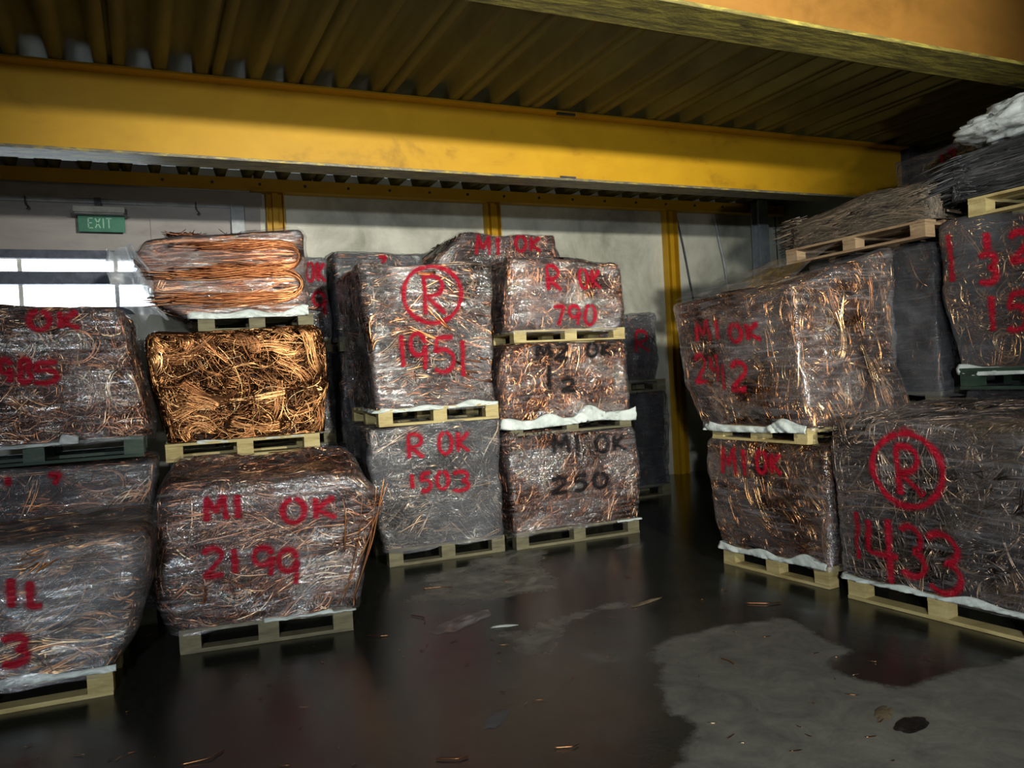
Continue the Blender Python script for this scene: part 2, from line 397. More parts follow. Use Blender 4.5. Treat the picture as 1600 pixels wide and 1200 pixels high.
def ibeam(label, y, x0, x1, zt, zb, w=.20, web=.012, group=None, name='steel_beam', paint='beam', under='beam_edge'):
    t = thing(name, label, 'beam', ((x0 + x1) / 2, y, zb), group)
    MB().box(x0, x1, y - web / 2, y + web / 2, zb + .02, zt - .02).build('web', M[paint], t)
    MB().box(x0, x1, y - w / 2, y + w / 2, zt - .02, zt).build('top_flange', M[paint], t, .003)
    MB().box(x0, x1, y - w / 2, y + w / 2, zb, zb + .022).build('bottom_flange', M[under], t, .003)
    return t
bm = ibeam('long deep yellow steel beam crossing the middle of the ceiling', 6.45, XL, 8.05, ZC - .002, 3.27, .26)
MB().box(3.50, 3.66, 6.31, 6.325, 3.292, 3.305).build('joint_slot', M['dark_steel'], bm)
MB().box(3.50, 3.68, 6.30, 6.33, 3.855, 3.875).build('joint_plate', M['dark_steel'], bm)
ibeam('yellow steel beam overhead at the upper right corner of the view', 3.36, XL, XR, ZC - .002, 3.33, .30, paint='beam_orange_dim', under='beam_under')
eb = thing('steel_beam', 'narrow yellow edge beam along the top of the back wall', 'beam', (3, 9.3, 3.74))
MB().box(1.20, 8.98, 9.27, 9.29, 3.745, 3.885).build('web', M['beam'], eb)
MB().box(1.20, 8.98, 9.22, 9.38, 3.735, 3.747).build('bottom_flange', M['beam'], eb)
MB().box(XL, 1.20, 9.27, 9.29, 3.745, 3.885).build('web', M['beam'], eb)
for i in range(18):
    xx = .3 + i * .5
    pts = [(xx + .018 * math.cos(a), 9.268, 3.82 + .018 * math.sin(a)) for a in np.linspace(0, 2 * math.pi, 9)[:-1]] + [(xx + .014 * math.cos(a), 9.25, 3.82 + .014 * math.sin(a)) for a in np.linspace(0, 2 * math.pi, 9)[:-1]]
    link('bolt', pts, [(j, (j + 1) % 8, 8 + (j + 1) % 8, 8 + j) for j in range(8)] + [tuple(range(15, 7, -1))], M['dark_steel'], eb)
# posts on the back wall: channel section with two lips
for xx, lab in ((1.36, 'yellow steel post on the back wall behind the coiled copper bale'), (4.05, 'yellow steel post on the back wall above the topmost wrapped bale'), (6.80, 'yellow steel post on the back wall standing clear right of the stacks')):
    t = thing('wall_post', lab, 'post', (xx + .1, 9.3, 0), 'yellow posts on the back wall')
    MB().box(xx, xx + .20, 9.375, 9.395, 0, 3.735).build('plate', M['beam'], t)
    MB().box(xx, xx + .012, 9.28, 9.375, 0, 3.735).build('lip', M['beam'], t)
    MB().box(xx + .188, xx + .20, 9.28, 9.375, 0, 3.735).build('lip', M['beam'], t)
    MB().box(xx + .07, xx + .13, 9.30, 9.375, 0, 3.735).build('rib', M['beam'], t)
t = thing('steel_column', 'grey galvanised column near the back right corner', 'column', (8.4, 9.1, 0))
MB().box(8.28, 8.46, 9.05, 9.07, 0, ZC).box(8.36, 8.38, 9.07, 9.2, 0, ZC).box(8.28, 8.46, 9.2, 9.22, 0, ZC).build('shaft', M['grey_steel'], t, .003)
MB().box(8.22, 8.52, 9.0, 9.27, 0, .02).build('base_plate', M['grey_steel'], t)
t = thing('steel_column', 'dark steel column at the right end of the deep yellow beam', 'column', (8.3, 6.45, 0))
MB().box(8.06, 8.30, 6.30, 6.32, 0, ZC).box(8.17, 8.19, 6.32, 6.58, 0, ZC).box(8.06, 8.30, 6.58, 6.60, 0, ZC).build('shaft', M['dark_steel'], t, .003)
MB().box(8.02, 8.34, 6.26, 6.64, 0, .02).build('base_plate', M['dark_steel'], t)
t = thing('grey_door_post', 'short grey post on the wall left of the first yellow post', 'post', (1.0, 9.3, 3.0))
MB().box(.98, 1.12, 9.30, 9.38, 2.2, 3.60).build('post_face', M['grey_steel'], t, .003)

def cable(name, label, cat, pts, r, mt, sides=6, group=None, parent=None):
    pts = np.array(pts, float)
    n = 24; s = np.linspace(0, len(pts) - 1, n)
    # smooth interpolation of the control points
    out = np.stack([np.interp(s, np.arange(len(pts)), pts[:, k]) for k in range(3)], -1)
    for _ in range(3): out[1:-1] = (out[:-2] + 2 * out[1:-1] + out[2:]) / 4
    v, f, tn = tubes(out[None], np.array([r]), sides, np.array([.6]))
    o = link(name, v, f, mt, parent, True, {'tone': tn})
    if label: tag(o, label, cat, group)
    return o
cable('wall_cable', 'thin dark cable leaning down the back wall just right of the third post', 'cable', [(7.03, 9.36, 3.72), (7.13, 9.36, 3.30), (7.2, 9.36, 2.9), (7.28, 9.36, 2.4)], .012, M['dark_steel'])
cable('wall_cable', 'pale thin pipe on the back wall between the third post and grey column', 'cable', [(7.72, 9.36, 3.72), (7.80, 9.36, 3.3), (7.86, 9.36, 3.05), (7.93, 9.36, 2.5)], .018, M['grey_steel'])
cable('wall_cable', 'thin dark cable hanging in the corner right of the grey column', 'cable', [(8.86, 9.34, 3.75), (8.87, 9.34, 3.3), (8.88, 9.34, 2.9), (8.89, 9.34, 2.4)], .008, M['dark_steel'])

# ---------------------------------------------------------------- stroke lettering
def arc(cx, cy, rx, ry, a0, a1, n=14):
    return [(cx + rx * math.cos(math.radians(a)), cy + ry * math.sin(math.radians(a))) for a in np.linspace(a0, a1, n)]
GL = {
 '1': [[(.5, 1), (.5, 0)]],
 '0': [arc(.5, .5, .45, .5, 90, 450, 24)], 'O': [arc(.5, .5, .45, .5, 90, 450, 24)],
 '2': [arc(.48, .72, .42, .28, 170, -20) + [(.06, .02), (.98, .04)]],
 '3': [arc(.42, .75, .42, .25, 150, -80) + arc(.42, .26, .46, .26, 85, -150)],
 '4': [[(.16, .95), (.12, .45), (.95, .42)], [(.72, 1), (.70, 0)]],
 '5': [[(.92, .98), (.25, .96), (.16, .56)] + arc(.42, .32, .46, .32, 110, -140)],
 '7': [[(.05, .95), (.95, .98), (.45, 0)]],
 '8': [arc(.5, .75, .34, .25, -90, 270, 18), arc(.5, .25, .42, .25, 90, 450, 18)],
 '9': [arc(.45, .70, .40, .30, 0, 360, 18) + [(.85, .70), (.80, .3), (.72, 0)]],
 'M': [[(.05, 0), (.08, 1), (.48, .35), (.88, 1), (.95, 0)]],
 'K': [[(.12, 1), (.12, 0)], [(.92, .95), (.14, .45), (.98, 0)]],
 'R': [[(.15, 0), (.15, .98)] + arc(.40, .73, .42, .25, 90, -90) + [(.2, .48), (.92, .02)]],
 'L': [[(.3, 1), (.25, .05), (.95, .02)]],
 'E': [[(.9, 1), (.1, 1), (.1, 0), (.9, 0)], [(.1, .52), (.75, .52)]],
 'X': [[(.05, 1), (.95, 0)], [(.95, 1), (.05, 0)]],
 'I': [[(.5, 1), (.5, 0)]],
 'T': [[(0, 1), (1, 1)], [(.5, 1), (.5, 0)]],
}
def glyph_strokes(text, box):
    """strokes in (u,z) metres filling box (u0,z0,u1,z1)"""
    u0, z0, u1, z1 = box; out = []
    if text == '(R)':
        out.append([(u0 + (u1 - u0) * x, z0 + (z1 - z0) * y) for x, y in arc(.5, .5, .5, .5, 100, 462, 34)])
        out += [[(u0 + (u1 - u0) * (.30 + .46 * x), z0 + (z1 - z0) * (.14 + .70 * y)) for x, y in s] for s in GL['R']]
        return out
    n = len(text)
    ws = [.45 if c in '1I' else 1.0 for c in text]; gap = .28; tot = sum(ws) + gap * (n - 1); x = 0
    for c, w in zip(text, ws):
        for s in GL[c]:
            out.append([(u0 + (u1 - u0) * (x + w * px) / tot, z0 + (z1 - z0) * py) for px, py in s])
        x += w + gap
    return out

# ---------------------------------------------------------------- bales
class Bale:
    def __init__(s, FL, FR, D, z0, H, L=(), R=(), V=None, r=.07, W2=None):
        s.FL = np.array(FL, float); FR = np.array(FR, float)
        s.W = float(np.linalg.norm(FR - s.FL)); s.U = (FR - s.FL) / s.W
        s.V = np.array([-s.U[1], s.U[0]]) if V is None else np.array(V, float)
        s.D = D; s.z0 = z0
        s.H = H if len(H) == 4 else (H[0], H[1], H[0], H[1])
        s.L = sorted(L) or [(0, 0)]; s.R = sorted(R) or [(0, 0)]
        s.r = r; s.lump = .034; s.hm = float(np.mean(s.H)) - z0
        s.seed = int(abs(s.FL[0] * 97 + s.FL[1] * 31 + z0 * 57)) % 97
    def world(s, u, v, w):
        """u 0..W, v 0..D, w 0..hm (height) -> world"""
        a = u / s.W; b = v / s.D; c = w / s.hm
        ac = np.clip(a, 0, 1); bc = np.clip(b, 0, 1)
        h = s.H
        zt = (h[0] * (1 - ac) + h[1] * ac) * (1 - bc) + (h[2] * (1 - ac) + h[3] * ac) * bc
        z = s.z0 + c * (zt - s.z0)
        uL = np.interp(z, [p[0] for p in s.L], [p[1] for p in s.L])
        uR = s.W + np.interp(z, [p[0] for p in s.R], [p[1] for p in s.R])
        uu = uL + (uR - uL) * a
        xy = s.FL + s.U * uu[..., None] + s.V * v[..., None]
        return np.concatenate([xy, z[..., None]], -1)
    def rnd(s, u, v, w, off=0.0, r=None):
        """round the vertical and top edges, then push along the surface normal"""
        r = s.r if r is None else r
        hx, hy = s.W / 2, s.D / 2
        q = np.stack([u - hx, v - hy, w], -1)
        lo = np.array([-(hx - r), -(hy - r), -9]); hi = np.array([hx - r, hy - r, s.hm - r])
        inner = np.clip(q, lo, hi)
        d = q - inner; ln = np.linalg.norm(d, axis=-1, keepdims=True)
        nrm = d / (ln + 1e-9)
        q = inner + nrm * np.minimum(ln, r)
        q = q + nrm * (np.asarray(off)[..., None] if np.ndim(off) else off)
        sl = s.lump * np.clip(w / .15, 0, 1)
        q = q + nrm * (sl * (vnoise(q, 2.3, s.seed + 5) + .45 * vnoise(q, 5.5, s.seed + 6)))[..., None]
        return s.world(q[..., 0] + hx, q[..., 1] + hy, q[..., 2])
    def film_off(s, u, v, w):
        P = np.stack([u, v, w], -1)
        return .014 + .014 * vnoise(P, (3.5, 3.5, 5), s.seed) + .007 * vnoise(P, (9, 9, 22), s.seed + 1) + .004 * vnoise(P, 34, s.seed + 2)
    def shell(s, name, mt, parent, offf, du=.022, wlo=-.03, cap=True, gap=None):
        per = 2 * (s.W + s.D); nt_ = int(per / du); t = np.arange(nt_) / nt_ * per
        u = np.where(t < s.W, t, np.where(t < s.W + s.D, s.W, np.where(t < 2 * s.W + s.D, 2 * s.W + s.D - t, 0)))
        v = np.where(t < s.W, 0, np.where(t < s.W + s.D, t - s.W, np.where(t < 2 * s.W + s.D, s.D, per - t)))
        nl = max(6, int(s.hm / du)); ws = np.linspace(wlo, s.hm, nl)
        hem = .02 * vnoise(np.stack([u, v, u * 0], -1), 6, s.seed)
        U = []; Vv = []; Wv = []
        for i, w in enumerate(ws):
            U.append(u); Vv.append(v); Wv.append(w + hem * (1 - i / (nl - 1)) ** 3)
        nc = 14 if cap else 0
        for k in range(1, nc + 1):
            sc_ = 1 - k / nc * .999
            U.append(s.W / 2 + (u - s.W / 2) * sc_); Vv.append(s.D / 2 + (v - s.D / 2) * sc_); Wv.append(np.full_like(u, s.hm))
        U, Vv, Wv = np.array(U), np.array(Vv), np.array(Wv)
        P = s.rnd(U, Vv, Wv, offf(U, Vv, Wv))
        nr = len(U); idx = np.arange(nr * nt_).reshape(nr, nt_)
        F = np.stack([idx[:-1], np.roll(idx, -1, 1)[:-1], np.roll(idx, -1, 1)[1:], idx[1:]], -1).reshape(-1, 4)
        return link(name, P.reshape(-1, 3), F, mt, parent, True)
    def wires(s, name, mt, parent, n=900, k=(1, 2), ln=(.1, .5), rad=(.0025, .004), curl=1.0, ang=0.0, spread=1.2, field=1.0,
              depth=(.0, .09), faces=(.50, .10, .10, .22, .03), tone=(.5, .25), npts=9, spreadr=.02, arc_=.03, stick=0.0, bend=0.0, out_=.0):
        """faces: front, left side, right side, top, back share"""
        fs = np.array(faces, float); fs /= fs.sum(); cnt = (fs * n).astype(int)
        allv = []; allf = []; allt = []; base = 0
        for fi, m_ in enumerate(cnt):
            if m_ == 0: continue
            A, B = {0: (s.W, s.hm), 1: (s.D, s.hm), 2: (s.D, s.hm), 3: (s.W, s.D), 4: (s.W, s.hm)}[fi]
            c0 = rng.random((m_, 2)) * [A, B]
            fld = vnoise(np.stack([c0[:, 0], c0[:, 1], np.full(m_, fi)], -1), 2.2, s.seed + 11) * 2.2 * field
            th = ang + fld + rng.normal(size=m_) * spread
            L_ = ln[0] + (ln[1] - ln[0]) * rng.random(m_) ** 1.7
            tt = np.linspace(-.5, .5, npts)
            kap = rng.normal(size=(m_, 1)) * curl
            k2 = rng.normal(size=(m_, 1)) * curl * 2.0
            thp = th[:, None] + kap * tt * 2.0 + k2 * tt ** 2 + bend * rng.normal(size=(m_, 1)) * np.abs(tt) * 3
            st = (L_ / (npts - 1))[:, None]
            X = np.cumsum(np.cos(thp) * st, 1); Y = np.cumsum(np.sin(thp) * st, 1)
            X = X - X[:, npts // 2:npts // 2 + 1] + c0[:, :1]; Y = Y - Y[:, npts // 2:npts // 2 + 1] + c0[:, 1:]
            dep = depth[0] + (depth[1] - depth[0]) * rng.random((m_, 1)) + arc_ * rng.normal(size=(m_, 1)) * np.cos(tt * math.pi)
            if out_: dep = dep - out_ * (rng.random((m_, 1)) < .12) * np.abs(tt) * 2 * rng.random((m_, 1))
            kk = rng.integers(k[0], k[1] + 1, m_)
            rep = np.repeat(np.arange(m_), kk)
            o1 = rng.normal(size=(len(rep), 1)) * spreadr; o2 = rng.normal(size=(len(rep), 1)) * spreadr * .6
            nx, ny = -np.sin(thp)[rep], np.cos(thp)[rep]
            wob = 1 + .5 * np.sin(tt * 5 + rng.random((len(rep), 1)) * 6)
            X = X[rep] + nx * o1 * wob; Y = Y[rep] + ny * o1 * wob; dep = np.maximum(dep[rep] + o2, -.045)
            Y = np.clip(Y, .004, B + (.03 if fi != 3 else 0)) if fi != 3 else np.clip(Y, -.0, B)
            X = np.clip(X, -.0, A)
            if fi == 0: u, v, w = X, dep, Y
            elif fi == 1: u, v, w = dep, X, Y
            elif fi == 2: u, v, w = s.W - dep, X, Y
            elif fi == 3: u, v, w = X, Y, s.hm - dep
            else: u, v, w = X, s.D - dep, Y
            P = s.rnd(u, v, w)
            t_ = np.clip(tone[0] + tone[1] * rng.normal(size=m_)[rep] + .08 * rng.normal(size=len(rep)), 0, 1)
            vv, ff, tv = tubes(P, rng.uniform(rad[0], rad[1], len(rep)), 4, t_)
            allv.append(vv); allf.append(ff + base); allt.append(tv); base += len(vv)
        o = link(name, np.concatenate(allv), np.concatenate(allf), mt, parent, False, {'tone': np.concatenate(allt)})
        o['kind'] = 'stuff'
        return o
    def text(s, lines, mt, parent, hw=.026):
        for text, *box in lines:
            V = []; F = []; E = []
            big = text == '(R)'
            for st in glyph_strokes(text, box):
                st = np.array(st, float)
                seg = np.r_[0, np.cumsum(np.linalg.norm(np.diff(st, axis=0), axis=1))]
                n = max(4, int(seg[-1] / .012)); q = np.linspace(0, seg[-1], n)
                p = np.stack([np.interp(q, seg, st[:, 0]), np.interp(q, seg, st[:, 1])], -1)
                for _ in range(2): p[1:-1] = (p[:-2] + 2 * p[1:-1] + p[2:]) / 4
                T = np.gradient(p, axis=0); T /= np.linalg.norm(T, axis=1, keepdims=True) + 1e-9
                Nn = np.stack([-T[:, 1], T[:, 0]], -1)
                h = hw * (1.0 + .15 * np.sin(np.arange(n) * .3))
                # lengthen the ends a little so that they fade out
                rows = np.array([-1.25, -.8, -.4, 0, .4, .8, 1.25])
                G = p[:, None, :] + Nn[:, None, :] * (rows[None, :, None] * h[:, None, None])
                e = np.abs(rows)[None, :].repeat(n, 0) / 1.25
                e[0] = 1; e[-1] = 1
                uu, zz = G[..., 0], G[..., 1]
                # (u, z) on the front face -> unit box -> surface just outside the film
                uL = np.interp(zz, [a[0] for a in s.L], [a[1] for a in s.L]); uR = s.W + np.interp(zz, [a[0] for a in s.R], [a[1] for a in s.R])
                a = (uu - uL) / (uR - uL); zt = s.H[0] * (1 - a) + s.H[1] * a
                c = (zz - s.z0) / (zt - s.z0)
                u_, v_, w_ = a * s.W, np.zeros_like(a), np.minimum(c, 1) * s.hm
                P = s.rnd(u_, v_, w_, s.film_off(u_, v_, w_) + .005)
                b0 = len(V)
                V += list(P.reshape(-1, 3)); E += list(e.ravel())
                m_ = len(rows)
                F += [(b0 + i * m_ + j, b0 + i * m_ + j + 1, b0 + (i + 1) * m_ + j + 1, b0 + (i + 1) * m_ + j) for i in range(n - 1) for j in range(m_ - 1)]
            link('spray_lettering', np.array(V), np.array(F), mt, parent, True, {'edge': np.array(E)})
    def liner(s, parent, u0=-.02, u1=None, drop=.05, rise=.03, side=0.5, mt=None, seed=0):
        u1 = s.W + .02 if u1 is None else u1
        n = int((u1 - u0 + side) / .012)
        t = np.linspace(-side, u1 - u0, n)
        rows = np.linspace(0, 1, 7)
        TT, RR = np.meshgrid(t, rows, indexing='ij')
        P3 = np.stack([TT, RR * .3, TT * 0 + seed], -1)
        up = s.z0 + rise * (.7 + 1.5 * vnoise(P3 * [1, 0, 1], 5, 5 + seed)); dn = s.z0 - drop * (.75 + 1.1 * vnoise(P3 * [1, 0, 1], 2.7, 9 + seed)) - .008
        up = np.where(vnoise(np.stack([TT, TT * 0, TT * 0 + seed], -1), 2.6, 21 + s.seed) < -.30, s.z0 - .004, np.maximum(up, s.z0))
        dn = np.minimum(dn, s.z0 - .010)
        z = up + (dn - up) * RR
        fold = np.abs(vnoise(np.stack([TT + z * 1.6, z * .4, z * 0 + seed], -1), 13, 3 + seed)) + .5 * np.abs(vnoise(np.stack([TT - z * 2.5, z * .4, z * 0 + seed], -1), 27, 4 + seed))
        o = .006 + .030 * fold * (.4 + RR) + .006 * np.sin(RR * 3.1)
        u = np.where(TT < 0, u0 - o, u0 + TT); v = np.where(TT < 0, -TT, -o)
        xy = s.FL + s.U * u[..., None] + s.V * v[..., None]
        P = np.concatenate([xy, z[..., None]], -1)
        idx = np.arange(P.shape[0] * P.shape[1]).reshape(P.shape[:2])
        F = np.stack([idx[:-1, :-1], idx[1:, :-1], idx[1:, 1:], idx[:-1, 1:]], -1).reshape(-1, 4)
        o_ = link('liner_sheet', P.reshape(-1, 3), F, mt or M['liner'], parent, True)
        sm = o_.modifiers.new('thick', 'SOLIDIFY'); sm.thickness = .002

def pallet(label, FL, FR, D, z0, h=.144, wood='wood', V=None, blocks=3, over=.0):
    FL = np.array(FL, float); FR = np.array(FR, float); W = np.linalg.norm(FR - FL); U = (FR - FL) / W
    V = np.array([-U[1], U[0]]) if V is None else np.array(V, float)
    mid = FL + U * W / 2 + V * D / 2
    t = thing('pallet', label, 'pallet', (mid[0], mid[1], z0), 'wooden pallets under the stacks')
    s = h / .144; mt = M[wood]
    a, b_, c_, d_ = 0, .022 * s, .10 * s, .122 * s
    bw = .10
    vs = [0, D / 2 - bw / 2, D - bw]; us = [0, W / 2 - .06, W - .12]
    for v in vs: MB().obox(FL, U, V, 0, W, v, v + bw, z0 + a, z0 + b_, .002).build('bottom_board', mt, t)
    for v in vs:
        for u in us: MB().obox(FL, U, V, u, u + .12, v + .003, v + bw - .003, z0 + b_, z0 + c_, .001).build('block', mt, t)
    for u in us: MB().obox(FL, U, V, u, u + .12, 0, D, z0 + c_, z0 + d_, .001).build('cross_board', mt, t)
    nb = 6
    for i in range(nb):
        v = i * (D - .11) / (nb - 1)
        MB().obox(FL, U, V, 0, W, v, v + .11, z0 + d_, z0 + h, .002).build('deck_board', mt, t)
    return t

ST = {  # ways the wire lies in a bale
 'fine':   dict(n=2000, k=(1, 3), ln=(.06, .40), rad=(.0024, .0042), curl=.9, spread=.7, tone=(.42, .27)),
 'strand': dict(n=1150, k=(2, 5), ln=(.12, .55), rad=(.0028, .0048), curl=.8, spread=.45, field=.9, tone=(.42, .27), spreadr=.012),
 'grass':  dict(n=1500, k=(1, 3), ln=(.10, .45), rad=(.0028, .005), curl=.7, spread=.8, tone=(.38, .28)),
 'bars':   dict(n=700, k=(1, 2), ln=(.12, .50), rad=(.006, .013), curl=.15, spread=.25, field=.4, tone=(.40, .28)),
 'bent':   dict(n=1000, k=(1, 3), ln=(.15, .5), rad=(.0038, .0068), curl=1.8, spread=1.0, tone=(.42, .28)),
 'low':    dict(n=260, k=(1, 2), ln=(.10, .45), rad=(.003, .005), curl=.8, spread=.8, tone=(.30, .25)),
}
GRP = 'copper scrap bales on pallets'
BL = {}
def bale(key, label, FL, FR, D, z0, H, style='fine', L=(), R=(), V=None, r=.045, film='film', wm='copper', core='core', txt=(), ink='red', hw=.026,
         liner=None, extra=None, cat='bale', group=GRP, name='copper_scrap_bale', du=.022, **kw):
    b = Bale(FL, FR, D, z0, H, L, R, V, r * .7); BL[key] = b
    mid = b.FL + b.U * b.W / 2 + b.V * D / 2
    t = thing(name, label, cat, (mid[0], mid[1], z0), group)
    b.t = t
    b.shell('packed_core', M[core], t, lambda u, v, w: -.055 + .035 * vnoise(np.stack([u, v, w], -1), 9, b.seed), .04, 0.0)
    p = dict(ST[style]); p.update(kw)
    b.wires('scrap_wire', M[wm], t, **p)
    if extra:
        for e in extra:
            q = dict(ST[e[0]]); q.update(e[2]); b.wires('scrap_wire', M[e[1]], t, **q)
    if film: b.shell('stretch_film', M[film], t, b.film_off, du)
    if txt: b.text(txt, M[ink], t, hw)
    if liner is not None: b.liner(t, **liner)
    return b

# --- left side -------------------------------------------------
pallet('pale new pallet under the nearest bale at the left edge', (-1.45, 4.72), (-.225, 4.642), .95, 0)
bale('A1', 'wrapped copper bale nearest the camera at the left edge, crumpled torn film on its shoulder', (-1.45, 4.72), (-.225, 4.642), .95, .145, (.84, .83, .86, .86), 'strand',
     R=[(.126, .0), (.314, .10), (.593, .171), (.774, .206)], film='film_heavy', wm='gold', core='core_dark', r=.10, n=1000, tone=(.38, .26), field=.35, spread=.3,
     txt=[('1', .768, .516, .831, .673), ('L', .856, .509, .942, .648), ('3', .737, .24, .871, .377)], hw=.03, liner=dict(drop=.012, rise=.02, side=0))
pallet('dark weathered floor pallet behind the nearest left bale', (-1.3, 5.93), (.0, 5.9), 1., 0, wood='wood_dull')
bale('B1', 'sagging wrapped bale at the left, below the dark green pallet', (-1.3, 5.93), (.02, 5.9), 1., .145, (1.12, 1.10, 1.12, 1.10), 'strand', R=[(.793, -.002), (1.115, .028)],
     film='film_smoky', txt=[('1', .467, 1.005, .519, 1.08), ('7', .698, .988, .788, 1.062)], n=1000)
pallet('dark green painted pallet holding up the left bale before the window', (-1.3, 5.93), (-.02, 5.9), 1., 1.13, .14, 'wood_green')
bale('B2', 'wrapped copper bale before the bright window, OK sprayed along its top', (-1.3, 5.93), (-.02, 5.88), 1., 1.27, (2.18, 2.13, 2.2, 2.15), 'bent',
     R=[(1.321, .047), (1.615, .004), (1.831, -.042), (2.13, -.076)], film='film_clear', wm='copper', n=1700, rad=(.003, .005), r=.09,
     txt=[('OK', .655, 1.99, .954, 2.11), ('98', .482, 1.659, .665, 1.812), ('5', .656, 1.649, .825, 1.785)], liner=dict(drop=.02, rise=.02, side=0, u1=.9, mt=M['cloth']))
# --- 2199 bale -------------------------------------------------
pallet('weathered floor pallet under the front bale marked 2199', (.11, 5.10), (1.11, 4.97), .95, 0, wood='wood_dull')
C1 = bale('C1', 'low front bale of bristling copper wire sprayed M1 OK 2199', (.09, 5.1), (1.11, 4.97), .95, .145, (1.0, .96, 1.09, 1.07), 'grass',
     L=[(.076, .002), (.332, -.071), (.669, -.07), (.894, -.065), (1.041, -.033)], R=[(.097, .02), (.37, .098), (.565, .161), (.76, .225), (.935, .102)], r=.09, wm='copper', tone=(.46, .28),
     n=1900, film='film_clear', txt=[('M1', .205, .767, .415, .923), ('OK', .634, .714, .968, .862), ('2', .173, .443, .297, .616), ('1', .323, .439, .383, .605), ('9', .453, .4, .589, .585), ('9', .597, .326, .731, .553)], hw=.027,
     liner=dict(drop=.004, rise=.014, side=0, u0=.5))
for i, (u0, z0_, u1, z1_, r_) in enumerate(((1.03, .18, 1.27, .93, .006), (1.05, .22, 1.22, .88, .004), (.98, .2, 1.14, .90, .004), (.93, .16, 1.29, .90, .0035), (1.0, .5, .98, .98, .006))):
    p0 = C1.FL + C1.U * u0 - C1.V * .01; p1 = C1.FL + C1.U * u1 - C1.V * .0
    mid = (p0 + p1) / 2 + C1.U * .03
    cable('copper_bar', None, None, [(*p0, z0_), (*mid, (z0_ + z1_) / 2), (*p1, z1_)], r_, M['bright'], 6, parent=C1.t)
# --- hidden base, unwrapped bale, coiled bale ------------------
pallet('floor pallet behind the bale marked 2199', (.14, 6.48), (1.2, 6.43), 1., 0, wood='wood_dull')
bale('C0', 'wrapped base bale behind the bale marked 2199, carrying the unwrapped copper', (.14, 6.46), (1.2, 6.41), 1., .145, (1.02, 1.02), 'low', film='film_smoky')
pallet('splintered yellowish pallet under the unwrapped copper', (.12, 6.42), (1.24, 6.37), 1.05, 1.03, .135, 'wood')
C2 = bale('C2', 'unwrapped bale of loose golden brown copper bundles and strands', (.14, 6.45), (1.2, 6.4), 1., 1.17, (1.99, 2.02), 'strand',
     L=[(1.185, .0), (1.57, -.075), (2.043, -.101)], R=[(1.142, .089), (1.547, .162), (2.034, .109)], film=None, wm='gold', r=.10,
     n=900, k=(1, 4), ln=(.15, .7), rad=(.003, .005), curl=1.6, spread=.9, tone=(.20, .2), depth=(0, .14), arc_=.05, out_=.10,
     extra=[('strand', 'gold', dict(n=95, k=(10, 26), ln=(.2, .5), rad=(.0035, .0055), curl=.9, spread=.6, field=1.2, spreadr=.022, depth=(-.03, .10), tone=(.38, .22), faces=(.8, .1, .1, 0, 0), npts=12)),
            ('bent', 'gold', dict(n=260, k=(1, 1), ln=(.3, .8), rad=(.0022, .0034), curl=2.4, depth=(-.03, .02), tone=(.5, .25), out_=.15, npts=14, faces=(.75, .1, .15, 0, 0)))],
     liner=dict(drop=.012, rise=.012, side=0, u0=.2, u1=1.0))
pallet('grey green pallet between the coiled bale and the unwrapped copper', (.40, 6.50), (1.26, 6.45), .95, 2.0, .12, 'wood_dull')
C3 = bale('C3', 'topmost left bale of long copper loops lying on their side under clear film', (.3, 6.5), (1.2, 6.45), .95, 2.13, (2.70, 2.78, 2.84, 2.82), 'strand',
     L=[(2.103, .015), (2.237, -.198), (2.546, -.341), (2.703, -.251)], R=[(2.132, .004), (2.576, .038), (2.753, -.001)], film='film', wm='bright', r=.07,
     n=620, k=(3, 7), ln=(.4, 1.1), rad=(.0035, .0055), curl=.22, spread=.16, field=.10, spreadr=.012, tone=(.30, .24), faces=(.5, .12, .05, .3, .03), npts=12,
     liner=dict(drop=.03, rise=.03, side=.2, u0=.05))
# the two fat looped hanks on its front
for zc, hh, x0, tn in ((2.57, .095, .05, .42), (2.35, .10, -.12, .46)):
    ks = 46
    t_ = np.linspace(0, 1, 40)
    P = []
    for j in range(ks):
        o1 = random.gauss(0, .022); o2 = random.gauss(0, .014)
        R_ = hh + o1
        xe = C3.W - .05; xs = x0 + random.uniform(-.16, .42)
        path = []
        for q in t_:
            if q < .38: f = q / .38; path.append((xs + (xe - R_ * 1.2 - xs) * f, zc + R_ * (1 - .25 * (1 - f)) + .012 * math.sin(f * 7 + j)))
            elif q < .62: a = math.pi / 2 - (q - .38) / .24 * math.pi; path.append((xe - R_ * 1.2 + R_ * 1.5 * math.cos(a), zc + R_ * math.sin(a)))
            else: f = (q - .62) / .38; path.append((xe - R_ * 1.2 + (xs - xe + R_ * 1.2) * f, zc - R_ * (1 + .15 * f) + .012 * math.sin(f * 6 + j)))
        P.append([(*(C3.FL + C3.U * u + C3.V * (-.022 + o2)), z) for u, z in path])
    v, f, tn_ = tubes(np.array(P), np.random.default_rng(3).uniform(.0032, .005, ks), 4, np.clip(np.random.default_rng(5).normal(tn, .15, ks), 0, 1))
    o = link('copper_loop', v, f, M['bright'], C3.t, False, {'tone': tn_}); o['kind'] = 'stuff'
